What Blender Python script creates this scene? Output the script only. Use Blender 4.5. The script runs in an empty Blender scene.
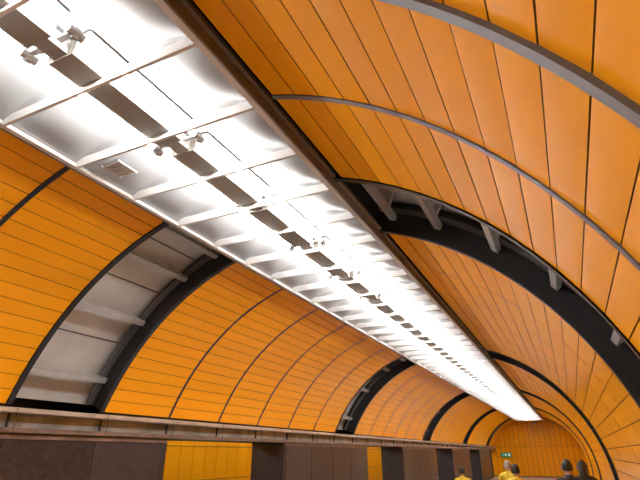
import bpy, bmesh, math, random
from mathutils import Vector, Matrix
random.seed(7)
D=math.radians
CX,CZ,R=-2.72,0.94,3.55
EYE=1.8
Y0,Y1=-7.0,47.0
PZ=4.23          # light panel underside

# ------------------------------------------------------------------ materials
def mat(name,col,rough=0.5,metal=0.0,var=0.0,noise=0.0,nscale=3.0,bump=0.0,emit=None,strength=0,spec=0.5):
    m=bpy.data.materials.new(name); m.use_nodes=True
    nt=m.node_tree; b=nt.nodes['Principled BSDF']
    b.inputs['Base Color'].default_value=(*col,1)
    b.inputs['Roughness'].default_value=rough
    b.inputs['Metallic'].default_value=metal
    b.inputs['Specular IOR Level'].default_value=spec
    if emit:
        b.inputs['Emission Color'].default_value=(*emit,1)
        b.inputs['Emission Strength'].default_value=strength
    out=None
    if var>0:
        g=nt.nodes.new('ShaderNodeNewGeometry')
        mr=nt.nodes.new('ShaderNodeMapRange'); mr.inputs[3].default_value=1-var; mr.inputs[4].default_value=1+var*0.5
        nt.links.new(g.outputs['Random Per Island'],mr.inputs[0])
        mx=nt.nodes.new('ShaderNodeMix'); mx.data_type='RGBA'; mx.blend_type='MULTIPLY'; mx.inputs[0].default_value=1
        mx.inputs[6].default_value=(*col,1)
        nt.links.new(mr.outputs[0],mx.inputs[7]); out=mx.outputs[2]
    if noise>0 or bump>0:
        tc=nt.nodes.new('ShaderNodeTexCoord')
        n=nt.nodes.new('ShaderNodeTexNoise'); n.inputs['Scale'].default_value=nscale; n.inputs['Detail'].default_value=4
        nt.links.new(tc.outputs['Object'],n.inputs['Vector'])
        if noise>0:
            mr2=nt.nodes.new('ShaderNodeMapRange'); mr2.inputs[1].default_value=0.3; mr2.inputs[2].default_value=0.7
            mr2.inputs[3].default_value=1-noise; mr2.inputs[4].default_value=1+noise
            nt.links.new(n.outputs['Fac'],mr2.inputs[0])
            mx2=nt.nodes.new('ShaderNodeMix'); mx2.data_type='RGBA'; mx2.blend_type='MULTIPLY'; mx2.inputs[0].default_value=1
            if out: nt.links.new(out,mx2.inputs[6])
            else: mx2.inputs[6].default_value=(*col,1)
            nt.links.new(mr2.outputs[0],mx2.inputs[7]); out=mx2.outputs[2]
        if bump>0:
            bp=nt.nodes.new('ShaderNodeBump'); bp.inputs['Strength'].default_value=bump; bp.inputs['Distance'].default_value=0.02
            nt.links.new(n.outputs['Fac'],bp.inputs['Height']); nt.links.new(bp.outputs[0],b.inputs['Normal'])
    if out: nt.links.new(out,b.inputs['Base Color'])
    return m
M={}
M['orange']=mat('orange_enamel',(0.95,0.375,0.004),0.22,var=0.04,spec=0.22)
M['gap_shade']=mat('panel_gap_shade',(0.16,0.055,0.004),0.7,spec=0.1)  # dark colour on plank edges stands in for shadow in the gaps
M['black']=mat('black_joint',(0.008,0.008,0.009),0.6)
M['frame']=mat('dark_steel',(0.026,0.027,0.031),0.4,metal=0.3)
M['joint']=mat('grey_joint',(0.15,0.15,0.16),0.4,metal=0.4)
M['concrete']=mat('lining_sheet',(0.66,0.65,0.62),0.5,noise=0.12,nscale=2.0)
M['strut']=mat('galvanised',(0.60,0.60,0.60),0.4,metal=0.3,noise=0.1,nscale=8)
M['white']=mat('white_enamel',(0.80,0.80,0.80),0.45)
M['tube_shield']=mat('added_tube_shield',(0.45,0.45,0.45),0.45)
M['reflector']=mat('reflector_sheet',(0.38,0.385,0.39),0.45)
M['beam']=mat('beam_grey',(0.31,0.29,0.26),0.5)
M['edge']=mat('edge_unlit_brown',(0.26,0.22,0.19),0.4,metal=0.3)  # grey-brown colour stands in for the unlit outer side of the frame
M['tube']=mat('fluorescent_tube',(0.9,0.9,0.9),0.4,emit=(1.0,0.985,0.96),strength=90)
M['socket']=mat('lamp_socket',(0.36,0.35,0.34),0.5)
M['tan']=mat('ledge_tan',(0.42,0.33,0.26),0.4,metal=0.2,noise=0.2,nscale=4)
M['ledge']=mat('ledge_grey',(0.24,0.23,0.22),0.35,metal=0.4,noise=0.4,nscale=3)
M['brown']=mat('ledge_brown',(0.18,0.12,0.09),0.4,metal=0.3,noise=0.3,nscale=5)
M['granite']=mat('pillar_stone',(0.026,0.020,0.023),0.3,noise=0.5,nscale=14)
M['granite2']=mat('pillar_panel',(0.036,0.027,0.029),0.35,noise=0.3,nscale=9)
M['floor']=mat('floor_granite',(0.30,0.29,0.28),0.3,noise=0.3,nscale=12)
M['green']=mat('sign_green',(0.0,0.25,0.10),0.4,emit=(0.0,0.5,0.2),strength=0.25)
M['signw']=mat('sign_white',(0.8,0.8,0.8),0.4,emit=(1,1,1),strength=0.3)
M['skin']=mat('skin',(0.55,0.33,0.24),0.55)
M['hair']=mat('hair_dark',(0.02,0.014,0.01),0.6)
M['hair2']=mat('hair_grey',(0.30,0.27,0.24),0.6)
M['coat']=mat('coat_black',(0.02,0.02,0.025),0.8,noise=0.2,nscale=20)
M['yellow']=mat('jacket_yellow',(0.72,0.55,0.03),0.7,noise=0.1,nscale=20)
M['trouser']=mat('trousers',(0.03,0.035,0.05),0.8)
M['shoe']=mat('shoe',(0.015,0.012,0.01),0.5)
M['eye']=mat('eye',(0.02,0.02,0.02),0.2)
M['lip']=mat('lip',(0.4,0.13,0.11),0.5)

class MB:
    def __init__(s): s.v=[];s.f=[];s.m=[];s.mats=[]
    def mi(s,k):
        if k not in s.mats: s.mats.append(k)
        return s.mats.index(k)
    def raw(s,vs,fs,k):
        b=len(s.v); s.v+=[tuple(p) for p in vs]; i=s.mi(k)
        for f in fs: s.f.append(tuple(b+j for j in f)); s.m.append(i)
    def box(s,x0,x1,y0,y1,z0,z1,k):
        vs=[(x,y,z) for x in(x0,x1) for y in(y0,y1) for z in(z0,z1)]
        s.raw(vs,[(0,1,3,2),(4,6,7,5),(0,4,5,1),(2,3,7,6),(0,2,6,4),(1,5,7,3)],k)
    def prism(s,prof,y0,y1,k,cap=True,closed=True):
        n=len(prof); vs=[(p[0],y0,p[1]) for p in prof]+[(p[0],y1,p[1]) for p in prof]
        fs=[(i,(i+1)%n,n+(i+1)%n,n+i) for i in range(n if closed else n-1)]
        if cap and closed: fs+= [tuple(range(n))[::-1],tuple(range(n,2*n))]
        s.raw(vs,fs,k)
    def cyl(s,p0,p1,r,k,n=12,r2=None):
        p0=Vector(p0);p1=Vector(p1);d=(p1-p0).normalized()
        a=d.orthogonal().normalized();b=d.cross(a); r2=r if r2 is None else r2
        vs=[p0+(a*math.cos(t)+b*math.sin(t))*r for t in [2*math.pi*i/n for i in range(n)]]
        vs+=[p1+(a*math.cos(t)+b*math.sin(t))*r2 for t in [2*math.pi*i/n for i in range(n)]]
        s.raw(vs,[(i,(i+1)%n,n+(i+1)%n,n+i) for i in range(n)]+[tuple(range(n))[::-1],tuple(range(n,2*n))],k)
    def arcbox(s,a0,a1,r0,r1,y0,y1,k,n=60):
        vs=[];fs=[]
        for i in range(n+1):
            t=D(a0+(a1-a0)*i/n)
            for r,y in((r0,y0),(r1,y0),(r1,y1),(r0,y1)):
                vs.append((CX+r*math.cos(t),y,CZ+r*math.sin(t)))
        for i in range(n):
            for j in range(4):
                fs.append((4*i+j,4*i+(j+1)%4,4*i+4+(j+1)%4,4*i+4+j))
        fs+=[(0,1,2,3),(4*n+3,4*n+2,4*n+1,4*n)]
        s.raw(vs,fs,k)
    def obj(s,name,smooth=False,parent=None):
        me=bpy.data.meshes.new(name); me.from_pydata(s.v,[],s.f)
        for k in s.mats: me.materials.append(M[k])
        me.polygons.foreach_set('material_index',s.m)
        if smooth: me.polygons.foreach_set('use_smooth',[True]*len(me.polygons))
        bm=bmesh.new(); bm.from_mesh(me); bmesh.ops.recalc_face_normals(bm,faces=bm.faces); bm.to_mesh(me); bm.free()
        me.update()
        o=bpy.data.objects.new(name,me); bpy.context.scene.collection.objects.link(o)
        if parent: o.parent=parent
        return o

# ------------------------------------------------------------------ sectors
RIBW=1.45; NP=6; PERIOD=9.6; PW=(PERIOD-RIBW)/NP
ribs=[3.8+PERIOD*k for k in range(-1,5)]
seams=[]; sectors=[]
for r in ribs:
    seams_here=[r+RIBW+i*PW for i in range(NP+1)]
    if abs(r-(3.8-PERIOD))<1e-6:
        seams_here=[-4.35,-2.9,-1.45,0.15,1.43,2.48,3.8]
    for a,b in zip(seams_here[:-1],seams_here[1:]):
        if a<Y1-0.2:
            sectors.append((a,min(b,Y1)))
            if a!=seams_here[0]: seams.append(a)
sectors.insert(0,(Y0,ribs[0]))
AL0,AL1=108.5,156.8
AR0,AR1=-12.6,71.5

def planks(mb,a0,a1,y0,y1,n,g):
    st=(a1-a0)/n
    for i in range(n):
        t0=a0+i*st+g; t1=a0+(i+1)*st-g; e=0.035
        dr0=random.uniform(-.0018,.0018); dr1=random.uniform(-.0018,.0018)
        prof=[]
        for t,r in((t0,R+.03),(t0,R+.004+dr0),(t0+e,R+dr0),((t0+t1)/2,R+(dr0+dr1)/2-.0012),(t1-e,R+dr1),(t1,R+.004+dr1),(t1,R+.03)):
            prof.append((CX+r*math.cos(D(t)),CZ+r*math.sin(D(t))))
        n_=7; ya,yb=y0+.006,y1-.006
        vs=[(p[0],ya,p[1]) for p in prof]+[(p[0],yb,p[1]) for p in prof]
        q=lambda i:(i,(i+1)%n_,n_+(i+1)%n_,n_+i)
        b=len(mb.v)
        mb.v+=vs
        for j in range(n_):
            mb.f.append(tuple(b+x for x in q(j))); mb.m.append(mb.mi('orange' if j in(2,3) else 'gap_shade'))
        mb.f.append(tuple(b+x for x in range(n_))[::-1]); mb.m.append(mb.mi('gap_shade'))
        mb.f.append(tuple(b+n_+x for x in range(n_))); mb.m.append(mb.mi('gap_shade'))
for nm,a0,a1,n in(('wall_left',AL0,AL1,17),('wall_right',AR0,AR1,24)):
    mb=MB()
    for (a,b) in sectors:
        planks(mb,a0,a1,a,b,n,.022 if nm=='wall_left' else .035)
        if nm=='wall_left': mb.arcbox(108,158,R+.035,R+.06,a,b,'black')
        else: mb.arcbox(-13,72,R+.035,R+.06,a,b,'black')
    for s in seams:
        w=0.026; rr=R-.003
        k='frame'
        if nm=='wall_right' and s>3: w=.008; rr=R+.001
        if abs(s-1.43)<.01: w=.030; rr=R-.025; k='joint'
        elif abs(s-2.48)<.01: w=.024; rr=R-.012; k='frame' if nm=='wall_left' else 'joint'
        mb.arcbox(a0,a1,rr,R+.04,s-w,s+w,k,n=40)
    mb.obj(nm)

mb=MB()
mb.arcbox(-13.7,157.5,R+.42,R+.50,Y0,Y1,'concrete',n=80)
mb.obj('ceiling')

# open ribs
for r in ribs:
    if r>Y1: continue
    mb=MB()
    for a0,a1 in((AR0,74),(106,AL1)):
        for y in(r,r+RIBW):
            s=1 if y==r else -1
            mb.arcbox(a0,a1,R-.012,R+.41,min(y,y+s*.02),max(y,y+s*.02),'frame')
            mb.arcbox(a0,a1,R-.014,R+.03,min(y,y+s*.07),max(y,y+s*.07),'frame')
            mb.arcbox(a0,a1,R+.26,R+.30,min(y+s*.02,y+s*.11),max(y+s*.02,y+s*.11),'joint')
    angs=[-6,6,18,29,40,51,62,71]+[113,122,136,151]
    for t in angs:
        c,s=math.cos(D(t)),math.sin(D(t))
        er=Vector((c,0,s)); et=Vector((-s,0,c))
        def P(rad,tan,y): 
            v=Vector((CX,0,CZ))+er*rad+et*tan; return (v.x,y,v.z)
        ro=.16 if t<90 else .22
        for (ra,rb,ta,tb) in((R+ro,R+ro+.01,-.04,.04),(R+ro,R+ro+.07,-.04,-.033),(R+ro,R+ro+.07,.033,.04)):
            vs=[P(ra,ta,r+.02),P(rb,ta,r+.02),P(rb,tb,r+.02),P(ra,tb,r+.02),P(ra,ta,r+RIBW-.02),P(rb,ta,r+RIBW-.02),P(rb,tb,r+RIBW-.02),P(ra,tb,r+RIBW-.02)]
            mb.raw(vs,[(0,1,2,3),(7,6,5,4),(0,4,5,1),(1,5,6,2),(2,6,7,3),(3,7,4,0)],'strut')
        for yy in(r+.22,r+RIBW-.32):
            h=.03 if t<90 else .012
            vs=[P(R+ro+.01,-h,yy),P(R+.42,-h,yy),P(R+.42,h,yy),P(R+ro+.01,h,yy),P(R+ro+.01,-h,yy+.06),P(R+.42,-h,yy+.06),P(R+.42,h,yy+.06),P(R+ro+.01,h,yy+.06)]
            mb.raw(vs,[(0,1,2,3),(7,6,5,4),(0,4,5,1),(1,5,6,2),(2,6,7,3),(3,7,4,0)],'strut')
    for t in list(range(-8,72,10))+[118,129,143]:
        mb.arcbox(t,t+.25,R+.41,R+.42,r+.03,r+RIBW-.03,'joint',n=1)
    mb.obj('vault_rib_frame')

# ------------------------------------------------------------------ luminous ceiling trough
HW=1.02; PE=45.0
def zr(u):
    return PZ+.06+.18*math.cos(min(1,abs(u)/HW)*math.pi/2)**0.8
mb=MB()
fy=Y0+.1
for s in(-1,1):
    xe=CX+s*HW
    mb.box(min(xe,xe-s*.05),max(xe,xe-s*.05),fy,PE,PZ,PZ+.012,'white')
    mb.box(min(xe,xe-s*.012),max(xe,xe-s*.012),fy,PE,PZ+.012,PZ+.13,'white')
    mb.box(min(xe+s*.003,xe+s*.02),max(xe+s*.003,xe+s*.02),fy,PE,PZ-.004,PZ+.14,'edge')
    mb.box(min(xe+s*.02,xe+s*.05),max(xe+s*.02,xe+s*.05),fy,PE,PZ+.10,PZ+.14,'edge')
    mb.box(min(xe+s*.001,xe-s*.02),max(xe+s*.001,xe-s*.02),fy,PE,PZ+.13,PZ+.50,'black')
mb.box(CX-HW,CX+HW,fy,PE,PZ+.47,PZ+.50,'black')
k0=int((fy-1.76)/.7)
ys=[1.76+.7*k for k in range(k0,70) if fy<1.76+.7*k<PE-.02]
for y in ys:
    mb.box(CX-HW+.012,CX+HW-.012,y-.013,y+.013,PZ+.001,PZ+.009,'white')
    for s in(-1,1):
        half=[(CX+s*.15,PZ+.009),(CX+s*.15,PZ+.06),(CX+s*.30,PZ+.09)]+[(CX+s*(.42+.58*i/10),min(zr(.42+.58*i/10),PZ+.10)) for i in range(11)]+[(CX+s*1.0,PZ+.009)]
        mb.prism(half,y-.004,y+.004,'white')
    mb.box(CX-.15,CX+.15,y-.004,y+.004,PZ+.009,PZ+.055,'white')
mb.box(CX-HW,CX+HW,PE-.02,PE,PZ-.004,PZ+.5,'white')
mb.box(CX-HW,CX+HW,fy,fy+.02,PZ-.004,PZ+.5,'white')
tro=mb.obj('ceiling_light_trough')
mb=MB()
us=[-1+2*i/40 for i in range(41)]
vs=[];fs=[]
for u in us:
    vs+=[(CX+u*(HW-.013),fy+.02,zr(u*HW)),(CX+u*(HW-.013),PE-.02,zr(u*HW))]
for i in range(40): fs.append((2*i,2*i+1,2*i+3,2*i+2))
mb.raw(vs,fs,'reflector')
rf=mb.obj('reflector_sheet',smooth=True,parent=tro)
mb=MB()
for y in ys:
    for s in(-1,1):
        vs=[];fs=[];nn=14
        for i in range(nn+1):
            q=i/nn
            for j in range(11):
                w=j/10
                u=.42+.57*q
                yy=y+.02+.66*w
                zz=zr(u)-.003-.045*math.sin(math.pi*w)**.8*math.sin(math.pi*q**1.2)
                vs.append((CX+s*u,yy,zz))
        for i in range(nn):
            for j in range(10):
                a=i*11+j; fs.append((a,a+1,a+12,a+11))
        mb.raw(vs,fs,'reflector')
mb.obj('coffer_scallops',smooth=True,parent=tro)
mb=MB()
L=1.27; yb=1.42-L*6; TX=.235; TZ=PZ+.115
while yb<PE-1.3:
    a,b=yb+.08,yb+L-.08
    a=max(a,fy+.03)
    if b>a:
        mb.prism([(CX-.14,PZ+.10),(CX-.12,PZ+.065),(CX+.12,PZ+.065),(CX+.14,PZ+.10),(CX+.14,PZ+.20),(CX-.14,PZ+.20)],a,b,'beam')
        mb.box(CX-.07,CX+.07,b,b+.16,PZ+.08,PZ+.2,'socket')
        for s in(-1,1):
            x0,x1,x2=CX+s*.141,CX+s*.245,CX+s*.26
            mb.prism([(x0,PZ+.205),(x1,PZ+.203),(x2,PZ+.200),(x2,PZ+.205),(x1,PZ+.209),(x0,PZ+.212)],a,b,'tube_shield')  # shield added above each tube to keep upward light off the reflector
            y_=b+.08
            mb.box(CX+min(s*.07,s*.26),CX+max(s*.07,s*.26),y_-.02,y_+.02,TZ+.01,TZ+.035,'socket')
            mb.cyl((CX+s*TX,y_-.06,TZ),(CX+s*TX,y_+.06,TZ),.030,'socket')
            mb.cyl((CX+s*TX,y_-.02,TZ-.03),(CX+s*TX,y_+.02,TZ-.03),.018,'socket')
    yb+=L
mb.obj('centre_beam',parent=tro)
mb=MB()
yb=1.42-L*6
while yb<PE-1.3:
    a,b=max(yb+.07,fy+.03),yb+L-.06
    if b>a:
        for s in(-1,1):
            mb.cyl((CX+s*TX,a,TZ),(CX+s*TX,b,TZ),.020,'tube',n=10)
    yb+=L
mb.obj('fluorescent_tubes',parent=tro)
mb=MB()
gy=3.16+.12-0.7
gx0,gx1=CX-.84,CX-.62
mb.box(gx0,gx1,gy+.02,gy+.26,PZ+.075,PZ+.08,'socket')
for i in range(7):
    mb.box(gx0+.01,gx1-.01,gy+.035+i*.032,gy+.05+i*.032,PZ+.06,PZ+.075,'white')
mb.box(gx0,gx0+.01,gy+.02,gy+.26,PZ+.06,PZ+.08,'white'); mb.box(gx1-.01,gx1,gy+.02,gy+.26,PZ+.06,PZ+.08,'white')
mb.obj('vent_grille',parent=tro)
mb=MB()
mb.cyl((CX+.3,PE+.15,PZ+.3),(CX+.3,PE+.15,PZ-.05),.02,'frame')
mb.cyl((CX+.3,PE+.15,PZ-.05),(CX+.3,PE+.15,PZ-.22),.09,'frame',r2=.12)
mb.cyl((CX+.3,PE+.15,PZ-.22),(CX+.3,PE+.15,PZ-.26),.12,'black',r2=.06)
mb.box(CX+.2,CX+.4,PE,PE+.25,PZ+.28,PZ+.32,'frame')
mb.obj('security_camera',parent=tro)

# ------------------------------------------------------------------ ledge
XF=-5.86
mb=MB()
mb.prism([(XF,2.245),(XF-.015,2.235),(XF-.30,2.235),(XF-.30,2.30),(XF-.02,2.30),(XF,2.29)],Y0,Y1,'tan')
mb.box(XF-.30,XF-.16,Y0,Y1,2.07,2.235,'ledge')
mb.prism([(XF,2.02),(XF,2.06),(XF-.02,2.075),(XF-.30,2.075),(XF-.30,2.02)],Y0,Y1,'brown')
mb.box(XF-1.05,XF-.30,Y0,Y1,2.02,2.30,'black')
yy=Y0
while yy<Y1:
    mb.box(XF-.16,XF-.135,yy,yy+.02,2.075,2.235,'frame')
    mb.box(XF-.002,XF+.002,yy,yy+.006,2.02,2.295,'black')
    yy+=1.36
mb.obj('trim_1')

# pillars
k=-1
while True:
    a=1.15+9.25*k; b=a+5.45
    k+=1
    if a>Y1: break
    a=max(a,Y0+.05); b=min(b,Y1-.05)
    if b-a<1: continue
    mb=MB()
    x0,x1=-6.80,-5.93
    c=.03
    pts=[(x0+c,a),(x1-c,a),(x1,a+c),(x1,b-c),(x1-c,b),(x0+c,b),(x0,b-c),(x0,a+c)]
    n=8
    vs=[(p[0],p[1],.12) for p in pts]+[(p[0],p[1],2.018) for p in pts]
    mb.raw(vs,[(i,(i+1)%n,n+(i+1)%n,n+i) for i in range(n)]+[tuple(range(n))[::-1],tuple(range(n,2*n))],'granite')
    mb.box(x0-.02,x1+.02,a-.02,b+.02,0,.12,'frame')
    mb.box(x1-.01,x1+.02,a-.0,a+.05,.12,2.0,'granite2')
    m=a+.08; i=0
    while m<b-.3:
        e=min(m+1.3,b-.08)
        mb.box(x1,x1+.025,m,e-.012,.16,1.93,'granite2' if i in(0,3) else 'granite')
        m=e; i+=1
    mb.box(x1,x1+.02,a+.05,b-.05,1.95,2.0,'brown')
    mb.obj('pillar')

# ------------------------------------------------------------------ platform hall beyond
mb=MB()
XB=-11.0
y=Y0
mb.box(XB-.2,XB-.04,Y0,Y1,0,3.0,'black')
while y<Y1-.05:
    e=min(y+.62,Y1)
    for z0,z1 in((.1,1.0),(1.0,2.0),(2.0,2.98)):
        mb.box(XB-.04,XB,y+.012,e-.012,z0+.01,z1-.01,'orange')
    y=e
mb.obj('wall_platform')
mb=MB(); mb.box(XB-.2,-6.6,Y0,Y1,3.0,3.1,'concrete'); mb.box(-6.95,-6.85,Y0,Y1,2.02,3.0,'frame'); mb.obj('ceiling_platform')
y=Y0+.5
mb=MB()
while y<Y1-1.5:
    mb.box(-9.2,-9.0,y,y+1.4,2.92,2.99,'white'); mb.cyl((-9.1,y+.05,2.89),(-9.1,y+1.35,2.89),.025,'tube',n=10)  # tubes added out of view to brighten the platform wall
    y+=3.2
mb.obj('unseen_platform_lamps')

mb=MB(); mb.box(XB-.2,1.6,Y0-.2,Y1+.3,-.1,0,'floor'); mb.obj('floor')
mb=MB()
xr=CX+R*math.cos(D(-13)); mb.box(xr-.02,xr+.03,Y0,Y1,0,.15,'frame'); mb.obj('baseboard_right')

# end walls
mb=MB()
mb.box(XB-.2,1.6,Y1+.06,Y1+.2,0,5.2,'black')
x=-6.3
pw=.40
while x<.9:
    for (z0,z1) in((.05,2.3),(2.3,4.9)):
        mb.box(x+.012,x+pw-.012,Y1+.01,Y1+.06,z0+.01,z1-.01,'orange')
    x+=pw
mb.obj('wall_end')
mb=MB(); mb.box(XB-.2,1.6,Y0-.2,Y0-.02,0,5.2,'orange'); mb.obj('wall_back')

mb=MB()
sx,sz,sy=-5.1,1.66,Y1-.12
mb.box(sx-.42,sx+.42,sy,sy+.1,sz-.17,sz+.17,'frame')
mb.box(sx-.40,sx+.40,sy-.01,sy,sz-.15,sz+.15,'green')
mb.prism([(sx-.25,sz+.02),(sx-.05,sz+.02),(sx-.05,sz+.09),(sx+.1,sz),(sx-.05,sz-.09),(sx-.05,sz-.02),(sx-.25,sz-.02)],sy-.016,sy-.01,'signw')
mb.box(sx+.18,sx+.32,sy-.016,sy-.01,sz-.1,sz+.1,'signw')
for dx in(-.3,.3): mb.box(sx+dx-.02,sx+dx+.02,sy+.1,Y1+.02,sz-.03,sz+.03,'frame')
mb.obj('exit_sign')

# ------------------------------------------------------------------ people
def skin_mesh(nodes,edges,root,sub=2):
    me=bpy.data.meshes.new('t'); me.from_pydata([n[0] for n in nodes],edges,[])
    o=bpy.data.objects.new('t',me); bpy.context.scene.collection.objects.link(o)
    md=o.modifiers.new('s','SKIN'); md.use_smooth_shade=True
    for i,n in enumerate(nodes):
        sv=me.skin_vertices[0].data[i]; r=n[1]; sv.radius=r if isinstance(r,tuple) else (r,r)
        sv.use_root=(i==root)
    sb=o.modifiers.new('b','SUBSURF'); sb.levels=sub; sb.render_levels=sub
    dg=bpy.context.evaluated_depsgraph_get(); ev=o.evaluated_get(dg); m2=bpy.data.meshes.new_from_object(ev)
    vs=[v.co.copy() for v in m2.vertices]; fs=[tuple(p.vertices) for p in m2.polygons]
    bpy.data.objects.remove(o); bpy.data.meshes.remove(me)
    return vs,fs
def person(x,y,h,yaw,jacket,hair,long_hair=False,stride=.16):
    mb=MB(); sc=h/1.75
    N=[((0,0,.95),(.165,.12)),((0,0,1.12),(.15,.11)),((0,.01,1.32),(.18,.125)),((0,0,1.44),(.12,.09)),((0,.0,1.50),.058),((0,.01,1.60),.055)]
    E=[(0,1),(1,2),(2,3),(3,4),(4,5)]
    for s in(-1,1):
        b=len(N); dy=s*stride
        N+= [((s*.19,0,1.41),.07),((s*.235,-.02-dy*.3,1.14),.052),((s*.235,.06-dy*.6,.90),.038),((s*.235,.08-dy*.7,.86),.033)]
        E+= [(3,b),(b,b+1),(b+1,b+2),(b+2,b+3)]
        N+= [((s*.10,dy*.1,.86),.095),((s*.105,dy*.6+.03,.50),.065),((s*.105,dy-.02,.12),.043),((s*.105,dy-.02,.06),.045),((s*.115,dy+.15,.035),(.042,.03))]
        E+= [(0,b+4),(b+4,b+5),(b+5,b+6),(b+6,b+7),(b+7,b+8)]
    vs,fs=skin_mesh(N,E,0)
    groups={}
    for f in fs:
        c=sum((vs[i] for i in f),Vector())/len(f)
        if abs(c.x)>.17 and c.z<.91 and c.z>.7: k='skin'
        elif c.z>1.50: k='skin'
        elif c.z>.86: k=jacket
        elif c.z>.10: k='trouser'
        else: k='shoe'
        groups.setdefault(k,[]).append(f)
    for k,fl in groups.items(): mb.raw(vs,fl,k)
    mb.cyl((0,-.005,1.46),(0,0,1.53),.085,jacket,n=16,r2=.07)
    for s in(-1,1):
        dy=s*stride; w=Vector((s*.235,.085-dy*.72,.85))
        HN=[(tuple(w),(.018,.026)),(tuple(w+Vector((0,.01,-.05))),(.016,.038)),(tuple(w+Vector((0,.012,-.085))),(.014,.038))]
        v2,f2=skin_mesh(HN,[(0,1),(1,2)],0,1); mb.raw(v2,f2,'skin')
        for i,(o,l) in enumerate(((-.030,.062),(-.010,.075),(.010,.08),(.030,.070))):
            p=w+Vector((0,.012+o,-.075))
            FN=[(tuple(p),.009),(tuple(p+Vector((-s*.004,0,-.03))),.009),(tuple(p+Vector((-s*.012,.004,-.03-l*.4))),.008),(tuple(p+Vector((-s*.026,.006,-.03-l*.7))),.007)]
            v2,f2=skin_mesh(FN,[(0,1),(1,2),(2,3)],0,1); mb.raw(v2,f2,'skin')
        p=w+Vector((0,.03,-.03))
        FN=[(tuple(p),.011),(tuple(p+Vector((-s*.012,.022,-.03))),.010),(tuple(p+Vector((-s*.018,.03,-.062))),.008)]
        v2,f2=skin_mesh(FN,[(0,1),(1,2)],0,1); mb.raw(v2,f2,'skin')
    hc=Vector((0,.02,1.635)); vs=[];fs=[];nu,nv=24,18
    for j in range(nv+1):
        ph=math.pi*j/nv
        for i in range(nu):
            th=2*math.pi*i/nu
            vx=math.sin(ph)*math.cos(th);vy=math.sin(ph)*math.sin(th);vz=math.cos(ph)
            w=.076*(1-.28*max(0,-vz)**1.5); d=.098*(1-.12*max(0,-vz))
            px=vx*w;py=vy*d;pz=vz*.118
            if vy>0:
                nose=math.exp(-((px/.013)**2))*math.exp(-(((pz+.015)/.022)**2))*.024*vy; py+=nose
                eye=math.exp(-(((abs(px)-.03)/.014)**2))*math.exp(-((pz/.014)**2))*.008; py-=eye
                py+=.008*math.exp(-((px/.03)**2))*math.exp(-(((pz+.10)/.02)**2))
            vs.append(hc+Vector((px,py,pz)))
    for j in range(nv):
        for i in range(nu):
            a=j*nu+i;b=j*nu+(i+1)%nu; fs.append((a,b,b+nu,a+nu))
    mb.raw(vs,fs,'skin')
    hv=[];hf=[]
    for f in fs:
        c=sum((vs[i] for i in f),Vector())/4-hc
        lim=-.09 if long_hair else -.045
        if (c.y<.02+max(0,c.z)*.7 and c.z>lim and not(abs(c.x)>.06 and c.y>-.01 and c.z<.02)) or c.z>.075:
            b=len(hv); hv+=[hc+(vs[i]-hc)*1.13+Vector((0,-.004,.002)) for i in f]; hf.append((b,b+1,b+2,b+3))
    mb.raw(hv,hf,hair)
    if long_hair:
        v2,f2=skin_mesh([((0,-.06,1.66),(.07,.045)),((0,-.085,1.56),(.075,.04)),((0,-.10,1.44),(.07,.03))],[(0,1),(1,2)],0); mb.raw(v2,f2,hair)
    for s in(-1,1):
        e=hc+Vector((s*.03,.083,0))
        mb.cyl(e,e+Vector((0,.006,0)),.009,'eye',n=8)
        p=hc+Vector((s*.075,-.005,-.005))
        mb.cyl(p+Vector((-s*.01,0,0)),p+Vector((s*.012,-.008,.004)),.018,'skin',n=10,r2=.028)
        mb.cyl(p+Vector((-s*.01,.002,-.02)),p+Vector((s*.010,-.004,-.02)),.012,'skin',n=8,r2=.016)
    mb.box(-.022,.022,hc.y+.088,hc.y+.094,hc.z-.062,hc.z-.052,'lip')
    o=mb.obj('pedestrian',smooth=True)
    o.scale=(sc,sc,sc); o.location=(x,y,0); o.rotation_euler=(0,0,yaw)
    return o
person(-.12,9.4,1.695,0.05,'coat','hair')
person(.11,10.6,1.67,-.05,'coat','hair',True)
person(-1.03,10.6,1.60,0.1,'yellow','hair')
person(-1.42,13.0,1.63,0.0,'yellow','hair2')
person(-2.40,12.6,1.50,0.2,'yellow','hair')

# ------------------------------------------------------------------ world, camera
w=bpy.data.worlds.new('World'); bpy.context.scene.world=w; w.use_nodes=True
w.node_tree.nodes['Background'].inputs[0].default_value=(.05,.05,.05,1)
w.node_tree.nodes['Background'].inputs[1].default_value=.3
cd=bpy.data.cameras.new('Camera'); cd.sensor_width=36; cd.lens=27; cd.clip_start=.05
co=bpy.data.objects.new('Camera',cd); bpy.context.scene.collection.objects.link(co)
co.location=(0,0,EYE); co.rotation_euler=(D(90+23.93),0,D(25.7))
bpy.context.scene.camera=co
bpy.context.scene.view_settings.view_transform='Standard'
